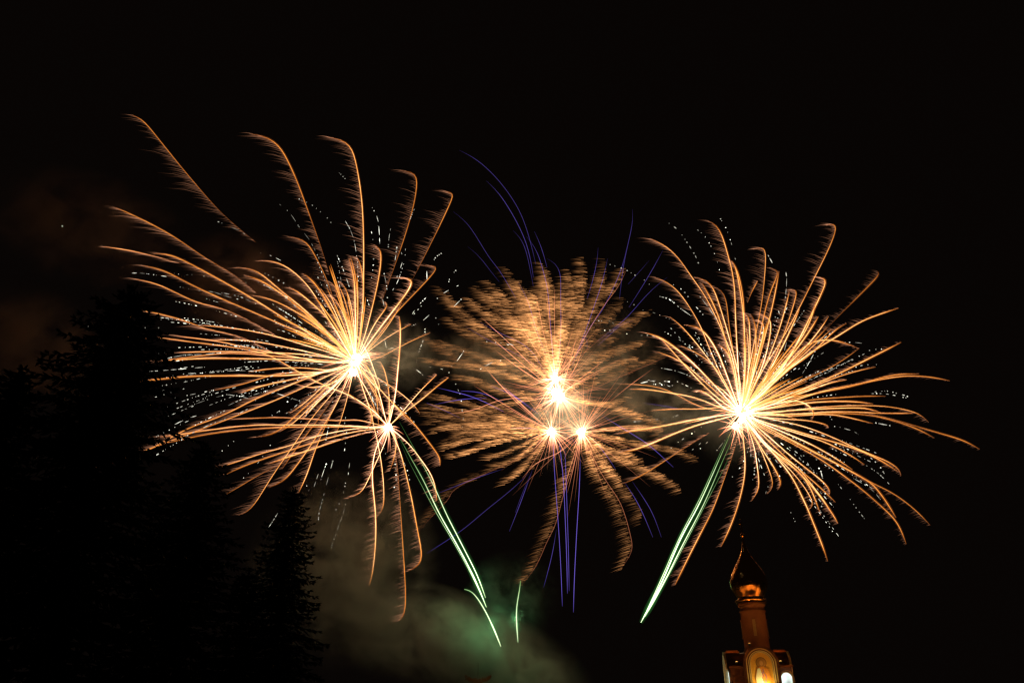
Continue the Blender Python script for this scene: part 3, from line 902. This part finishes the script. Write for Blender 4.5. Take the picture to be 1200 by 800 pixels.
for s, w, h, dn in (
    ('636,309 645,316 650,335 650,355 652,405', 34, .75, 1.1),
    ('684,303 689,312 689,330 685,355 672,400', 30, .75, 1.2),
    ('712,306 711,330 700,362 678,402', 24, .7, 1.0),
    ('681,361 672,372 667,390 662,415', 26, 1.45, 1.6),
    ('661,330 663,350 662,380 657,415', 34, 1.25, 1.2),
    ('595,315 607,330 625,362 640,400', 28, .8, 1.2),
    ('612,332 622,350 634,380 645,415', 34, .9, 1.3),
    ('560,338 582,350 607,375 630,405', 30, .75, 1.2),
    ('575,330 600,352 622,385 640,415', 30, .75, 1.1),
    ('517,337 537,355 562,377 600,405', 26, .6, 1.2),
    ('530,375 557,390 600,415', 30, .65, 1.2),
    ('552,352 585,372 618,402', 26, .7, 1.0),
    ('628,345 640,375 648,410', 34, 1.5, 1.3),
    ('642,322 648,350 652,385', 30, .9, 1.2),
    ('668,318 674,345 668,385', 34, .9, 1.2)): plume(bt, CT, 334, 190, s, w, h, dn)
for s, w, h, dn, ln in (
    ('734,316 725,335 705,362 690,387 665,430', 22, .55, .8, .22),
    ('735,352 725,367 700,395 675,430', 34, .65, 1.0, 0),
    ('765,365 750,375 730,392 705,415 680,437', 34, .65, 1.0, 0),
    ('765,400 745,407 712,422 680,447', 30, .7, .9, 0),
    ('787,415 765,425 725,442 687,458', 30, .6, .9, .1),
    ('750,420 717,432 685,450', 26, .7, .9, 0),
    ('747,461 737,467 720,475 690,468', 18, .7, .8, 0),
    ('500,395 525,410 562,427 600,440', 24, .55, 1.1, 0),
    ('498,421 525,426 575,432 606,440', 18, .6, 1.1, 0),
    ('515,400 555,412 590,425 625,440', 26, .65, 1.1, 0),
    ('574,424 606,426 637,437', 22, .7, 1.0, 0),
    ('534,442 550,443 575,449 600,462', 20, .6, 1.0, 0),
    ('605,398 622,415 640,440', 32, .8, 1.1, 0),
    ('690,395 680,415 668,440', 28, .8, 1.0, 0),
    ('781,497 771,493 752,486 740,481 721,475 702,474 675,468', 12, .7, 1.1, 0),
    ('754,472 740,478 715,484', 20, .5, .7, 0),
    ('590,452 612,460 635,462', 24, .6, .9, 0)): plume(ba, CA, 326, 180, s, w, h, dn, ln)
for s, w, h, dn in (
    ('502,461 519,466 550,472 590,486 615,495', 12, .55, 1.0),
    ('500,476 525,479 556,484 581,489 620,498', 14, .6, 1.1),
    ('498,485 525,487 562,491 587,496 620,500', 14, .6, 1.1),
    ('500,496 525,493 560,496 600,500', 12, .45, .8),
    ('507,506 525,501 550,499 575,498 610,501', 12, .8, 1.3),
    ('531,506 562,504 590,504 620,504', 12, .7, 1.0),
    ('519,526 537,520 562,514 587,510 612,508', 11, .9, 1.3),
    ('522,519 540,511 556,507', 12, .6, .9),
    ('530,535 550,530 575,521 600,515 625,510', 11, .95, 1.3),
    ('572,537 587,534 606,526 625,517', 18, .75, 1.1),
    ('580,547 600,542 619,531 634,515', 18, .8, 1.2),
    ('592,566 602,560 615,550 628,535 640,518', 18, .8, 1.4),
    ('626,548 633,535 642,516', 24, .85, 1.3),
    ('610,538 622,526 638,512', 28, .8, 1.2),
    ('565,482 587,477 606,472 630,468', 11, .6, .9),
    ('590,488 612,490 630,496', 14, .6, .8),
    ('565,465 590,476 618,492', 16, .5, .8)): plume(bb, CB, 322, 150, s, w * .72, h * random.uniform(.6, 1.15), dn * .72)
for s, w, h, dn, ln in (
    ('781,503 765,503 746,501 720,503 700,505', 9, .7, 1.0, .4),
    ('771,512 781,504 770,500', 10, .4, .7, 0),
    ('740,524 727,519 715,514 700,510', 14, .65, .9, 0),
    ('821,540 812,533 790,527 752,520 720,512', 10, .5, .9, 0),
    ('756,540 740,532 715,525 697,514', 16, .8, 1.1, 0),
    ('799,575 796,569 777,557 752,544 721,532 700,518', 15, .8, 1.2, 0),
    ('731,567 725,556 715,545 702,530 692,518', 22, .9, 1.3, 0),
    ('750,612 755,604 748,588 738,575 725,556 712,536 695,516', 13, .75, .8, 0),
    ('729,664 741,645 739,628 733,605 725,585 712,566 700,546 690,522', 10, .75, .6, .16),
    ('704,562 700,552 695,538 687,518', 18, .7, 1.0, 0),
    ('612,684 625,668 634,651 641,634 650,617 656,596 661,577 672,545', 11, .75, .6, .12),
    ('638,514 655,512 668,509', 16, .6, .9, 0),
    ('706,478 698,486 690,496', 20, .6, .9, 0),
    ('491,622 502,609 515,596 527,583 544,566', 16, .3, .3, .08)): plume(bc, CC, 322, 170, s, w, h, dn, ln)
def rays(b_, c, D, RR, txt, mt, name, rad, hot, fade=True):
    for s in txt.strip().split('\n'):
        k = 1.0
        if s[0] == '*': a, s = s[1:].split(' ', 1); k = float(a)
        q = smooth(P(s), 6); n = len(q); ds = depths(q, c, D, RR); m = MB()
        hs = [hot * k * min(1, .2 + i / 5) * min(1, .25 + (n - 1 - i) / 6) for i in range(n)]
        m.tube([U(x, y, d) for (x, y), d in zip(q, ds)], [rad * min(1, .4 + i / 6) for i in range(n)], hs, 4); m.build(name, mt, b_)
rays(bt, CT, 334, 270, '''
*.7 538,176 560,188 585,212 605,240 615,262 622,285 628,310
570,212 582,223 600,250 615,280 622,305 625,325
*.7 531,248 545,258 560,280 575,305 583,313 605,350
*.6 548,289 560,298 575,318 585,330
*.6 601,270 610,278 617,295 622,320 625,335
*1 617,277 628,290 635,312 642,340 645,380 650,440
*1.3 626,271 634,288 641,313
*.9 641,303 652,308 657,320 657,345 657,400 652,440
*.9 701,290 700,305 693,335 688,350
*1 712,303 706,330 695,362 689,380 670,430
*.7 741,245 742,258 735,290 730,315 726,350
*1 735,288 730,310 720,335 705,365 690,385 675,420
*.9 761,305 748,320 736,333
*.8 777,293 765,315 750,340 737,360
*.8 782,325 765,338 745,360 735,372 700,400
*1.1 742,376 730,377 715,392 700,405
*1.2 685,393 689,398 688,408
*.8 562,377 587,391 612,402 627,415 640,440
*.6 545,382 575,400 600,412 632,430
*.8 607,330 618,350 628,385 640,415
''', M_VIOLET, 'violet_trail', .10, .14)
rays(bb, CB, 322, 220, '''
*.6 624,550 614,578 605,602 597,622
*.4 621,556 612,578 604,600
*.35 621,553 600,573 570,597 540,622 500,648
*.45 590,549 560,559 540,567 515,577
590,471 569,461 555,458 540,458
512,454 537,460 560,467 590,482
*.9 509,474 537,468 570,466
*1.2 587,451 612,471 631,485
*1.6 597,502 612,500 630,503
*1.1 648,512 650,555 654,610 657,660 659,710
*1.1 655,512 660,560 662,600 664,650 665,695
*.9 662,525 664,580 666,640 667,692
*.6 652,620 647,650 637,688
*.7 540,490 520,480 500,472
*.8 625,480 600,462 575,452
''', M_VIOLET, 'violet_trail', .12, .23)
rays(bc, CC, 322, 200, '''
*1.3 680,535 679,570 676,620 673,680 672,717
*.8 706,487 727,500 747,512 762,522 777,536 789,547
690,510 709,530 721,549
*.6 741,564 752,580 765,601 775,629
*.7 732,565 746,586 756,607 765,629
*.7 754,472 777,475 800,480
*.7 652,505 668,508 675,520
''', M_VIOLET, 'violet_trail', .12, .23)
rays(bb, CB, 322, 140, '''
556,452 588,472 646,505
575,440 612,475 646,505
568,430 606,472 646,505
*1.3 590,452 618,480 646,505
592,476 620,492 646,505
612,560 630,540 657,530 681,506
525,485 557,480 580,470 606,466 645,466
*.8 630,455 638,470 641,488
*1.2 653,470 649,488 646,505
*.7 636,530 641,518 646,505
*.8 625,528 636,516 646,505
*1.2 642,540 646,505
''', M_RAY, 'salmon_ray', .115, .5)
rays(bc, CC, 322, 140, '''
704,464 695,480 681,506
715,462 700,480 681,506
722,470 703,486 681,506
690,455 686,480 681,506
684,448 683,480 681,506
676,460 678,480 681,506
662,478 672,492 681,506
660,540 666,525 690,500
*.9 665,577 672,548 676,530 681,506
*.8 659,580 668,548 674,530 681,506
*1.3 722,503 705,504 681,506
*.8 740,498 715,501 681,506
*.9 708,530 695,518 681,506
*.8 700,540 690,522 681,506
*.7 640,530 660,520 681,506
''', M_RAY, 'salmon_ray', .115, .5)
rays(ba, CA, 326, 180, '''
564,372 600,405 654,460
572,392 610,425 654,460
580,410 615,436 654,460
600,425 630,445 654,460
590,447 625,455 654,460
*.8 710,420 685,440 654,460
*.9 706,435 680,448 654,460
*1 712,452 690,458 670,465 654,462
*.8 765,432 737,452 715,470
*1.2 700,469 680,466 654,462
*.8 690,480 672,470 654,462
*.9 672,500 662,480 654,462
*1 675,395 668,425 656,460
*.8 685,400 675,430 656,460
''', M_RAY, 'salmon_ray', .115, .5)
rays(bt, CT, 334, 150, '''
628,345 638,395 651,444
640,340 645,390 651,444
*.8 650,335 650,390 651,444
*.8 660,360 656,400 651,444
618,365 634,405 651,444
605,372 628,410 651,444
*.9 672,385 662,415 651,444
''', M_RAY, 'salmon_ray', .11, .36)
for b_, c, D, n in ((bt, CT, 334, 46), (ba, CA, 326, 70), (bb, CB, 322, 40), (bc, CC, 322, 44)): spikes(b_, c, D, n, 35, 105, .30)
for b_, x, y, d, r, n, l0, l1 in ((bl, 417, 421, 300, 5.4, 46, 15, 42), (bl, 414, 436, 298, 3.5, 22, 9, 22), (bs, 455, 500, 296, 3.6, 40, 10, 30), (br, 871, 480, 310, 6.6, 60, 16, 50),
                                 (br, 869, 492, 308, 2.8, 16, 8, 16), (br, 862, 499, 308, 3.0, 30, 9, 26), (bt, 651, 444, 334, 3.3, 40, 12, 48), (ba, 656, 465, 326, 4.3, 60, 14, 50), (ba, 650, 459, 326, 3.2, 30, 10, 30),
                                 (bb, 646, 505, 322, 3.3, 46, 10, 34), (bc, 681, 506, 322, 3.7, 46, 10, 34)):
    core(b_, x, y, d, r, x + y); spikes(b_, (x, y), d, n, l0, l1, 2.0)

# ---- green comets climbing from the ground
def comet(lines, label, D, rad=.25, hot=3.0, fade=.8, lamp=1800):
    t = empty('rising_comet', U(*P(lines[0].split(' ', 1)[1] if lines[0][0] == '*' else lines[0])[0], D), label, 'firework comet', 'green comets climbing')
    for s in lines:
        w = 1.0
        if s[0] == '*': a, s = s[1:].split(' ', 1); w = float(a)
        q = smooth(P(s), 6); n = len(q); m = MB(); g_ = MB()
        hs = [hot * w * min(1, .35 + i / 5) * min(1, .12 + (n - 1 - i) / 24) * (1 + .25 * noise.noise(Vector((i * .4, q[0][0], 0)))) for i in range(n)]
        rd = [rad * min(1, w) * (1.0 + .25 * noise.noise(Vector((i * .3, 5, q[0][0])))) * min(1, .45 + i / 5) * min(1, .4 + (n - 1 - i) / 22) for i in range(n)]
        for i in range(n):
            u = i / (n - 1) * fade; hs[i] *= 1 - u; rd[i] *= 1 - .6 * u
        pt = [U(x, y, D) for x, y in q]
        m.tube(pt, rd, hs, 5); o = m.build('burning_trail', M_GREEN, t)
        g_.tube(pt, [r * 1.9 for r in rd], [.13 * h / hot for h in hs], 6); g_.tube(pt, [r * 3.4 + .1 for r in rd], [.03 * h / hot for h in hs], 6); g_.tube(pt, [r * 6 + .2 for r in rd], [.012 * h / hot for h in hs], 6)  # nested see-through tubes modelled as the glow around the comet
        g_.build('green_halo', M_GHALO, o)
    l = bpy.data.lights.new('comet_fill_light', 'POINT'); l.energy = lamp; l.color = (.30, 1, .38); l.shadow_soft_size = .05  # added green lamp beside the trail, tinting the smoke
    lo = bpy.data.objects.new('comet_fill_light', l); COL.objects.link(lo); x, y = P(lines[0].split(' ', 1)[1] if lines[0][0] == '*' else lines[0])[1]
    lo.location = U(x, y, D) - t.location + Vector((-.4, -1.6, 0)); lo.parent = t
    return t
comet(['570,711 555,675 535,637 514,600 496,562 480,534 467,510 458,502', '*.5 567,703 550,668 530,632 512,602 495,570 478,538 468,515'], 'thicker green white streak leaning left from the smoke up to the small golden burst', 296, .21)
comet(['*.8 569,700 560,675 545,645 522,600 510,572 490,534 478,512 468,494'], 'thinner green white streak just right of the thicker leaning one', 298, .23)
comet(['*1.1 587,757 577,732 567,712 556,695 550,691 544,690'], 'short green white streak hooked at its top, bottom end lowest above the smoke', 292, .27, 3.2, .1, 3800)
comet(['*1.1 607,752 605,725 605,710 609,692 610,680'], 'short upright green white streak standing alone between the hooked one and the violet lines', 292, .28, 3.2, .1, 2200)
comet(['*1.3 751,729 775,683 797,632 820,589 845,533 858,503', '*.8 756,722 779,680 801,636 825,590 848,537 862,507', '*.4 760,716 781,678 803,636 827,590 851,543 864,512', '*.6 753,726 774,680 797,628 821,582 846,526 857,502'],
      'long thick bundle of green white streaks leaning right up to the rightmost burst', 306, .22, 3.2, .7, 2500)
# stars and a far red lamp
def speck(name, x, y, d, r, col, st, label, cat):
    m = MB(); ce = U(x, y, d); n = 6
    m.lathe([(.01, -r), (r * .7, -r * .7), (r, 0), (r * .7, r * .7), (.01, r)], 8, (ce.x, ce.y, ce.z))
    o = m.build(name, emit(name + '_light', col, st)); tag(o, label, cat)
speck('star', 73, 265, 3000, 2.6, (.85, 1, .7), 1.0, 'single pale star in the dark sky at far left', 'star')

# ------------------------------------------------------------------ smoke
def smoke(cx_, cy_, D, rx, ry, rz, dens, rot=0, nsc=2.2, lo=.38, hi=.68, seed=0, col=(.80, .88, .80), label='smoke lit by the fireworks', aniso=.1, fall=1.3):
    m = bpy.data.materials.new('smoke'); m.use_nodes = True; nt = m.node_tree; nt.nodes.clear(); Lk = nt.links.new
    out = nt.nodes.new('ShaderNodeOutputMaterial'); pv = nt.nodes.new('ShaderNodeVolumePrincipled'); pv.inputs['Color'].default_value = col + (1,)
    pv.inputs['Anisotropy'].default_value = aniso
    tc = nt.nodes.new('ShaderNodeTexCoord'); mp = nt.nodes.new('ShaderNodeMapping'); mp.inputs['Location'].default_value = (seed * 3.7, seed * 1.3, 0)
    mp.inputs['Scale'].default_value = (1, 1, max(.4, ry / rx) * 1.0)
    nz = nt.nodes.new('ShaderNodeTexNoise'); nz.inputs['Scale'].default_value = nsc; nz.inputs['Detail'].default_value = 4; nz.inputs['Roughness'].default_value = .55; nz.inputs['Distortion'].default_value = .8
    mr = nt.nodes.new('ShaderNodeMapRange'); mr.inputs[1].default_value = lo; mr.inputs[2].default_value = hi; mr.interpolation_type = 'SMOOTHSTEP'
    ln = nt.nodes.new('ShaderNodeVectorMath'); ln.operation = 'LENGTH'
    sb = nt.nodes.new('ShaderNodeMath'); sb.operation = 'SUBTRACT'; sb.inputs[0].default_value = 1; sb.use_clamp = True
    pw = nt.nodes.new('ShaderNodeMath'); pw.operation = 'POWER'; pw.inputs[1].default_value = fall
    mu = nt.nodes.new('ShaderNodeMath'); mu.operation = 'MULTIPLY'; m2 = nt.nodes.new('ShaderNodeMath'); m2.operation = 'MULTIPLY'; m2.inputs[1].default_value = dens
    Lk(tc.outputs['Object'], mp.inputs[0]); Lk(mp.outputs[0], nz.inputs['Vector']); Lk(nz.outputs[0], mr.inputs[0])
    Lk(tc.outputs['Object'], ln.inputs[0]); Lk(ln.outputs['Value'], sb.inputs[1]); Lk(sb.outputs[0], pw.inputs[0])
    Lk(pw.outputs[0], mu.inputs[0]); Lk(mr.outputs[0], mu.inputs[1]); Lk(mu.outputs[0], m2.inputs[0]); Lk(m2.outputs[0], pv.inputs['Density']); Lk(pv.outputs[0], out.inputs['Volume'])
    b_ = MB(); b_.world = False; n = 12
    b_.lathe([(max(.001, math.sin(math.pi * i / n)), -math.cos(math.pi * i / n)) for i in range(n + 1)], 20)
    o = b_.build('smoke', m); k = D / F
    o.scale = (rx * k, rz * k, ry * k); o.location = U(cx_, cy_, D)
    o.rotation_mode = 'XYZ'; o.rotation_euler = (0, R(rot), 0)
    tag(o, kind='stuff')
smoke(490, 742, 318, 215, 64, 50, .40, 17, 3.4, .46, .61, 1)
smoke(400, 660, 330, 120, 125, 55, .15, 35, 2.8, .43, .64, 2)
smoke(590, 784, 300, 85, 38, 30, .55, 14, 3.2, .43, .59, 3)
smoke(545, 742, 298, 80, 34, 24, .42, 24, 3.6, .45, .60, 21)
smoke(600, 700, 296, 60, 60, 24, .03, 0, 2.6, .42, .64, 22)
smoke(460, 415, 305, 70, 50, 40, .085, 0, 2.6, .42, .64, 4)
smoke(418, 405, 305, 85, 70, 60, .010, 0, 2.0, .3, .6, 9)  # thin puff added to make a glow around the left flash
smoke(570, 425, 325, 75, 42, 40, .08, 15, 2.8, .44, .64, 5)
smoke(715, 420, 330, 80, 75, 50, .035, 0, 2.8, .44, .66, 6)
smoke(666, 484, 318, 50, 34, 24, .24, 0, 2.8, .42, .62, 7)
smoke(650, 470, 330, 100, 90, 80, .006, 0, 2.0, .3, .6, 10)  # thin puff added as the glow of the central flashes
smoke(765, 480, 316, 80, 50, 45, .07, 10, 2.8, .44, .64, 8)
smoke(872, 482, 312, 80, 75, 70, .008, 0, 2.0, .3, .6, 11)  # thin puff added so the right flash gets a glow
smoke(290, 340, 330, 110, 75, 60, .035, 25, 2.2, .42, .66, 12, (.95, .68, .56))
smoke(90, 265, 340, 150, 75, 70, .07, 15, 2.4, .44, .68, 13, (.95, .68, .56))
smoke(35, 405, 340, 130, 75, 70, .11, 25, 2.4, .42, .66, 14, (.95, .68, .56))
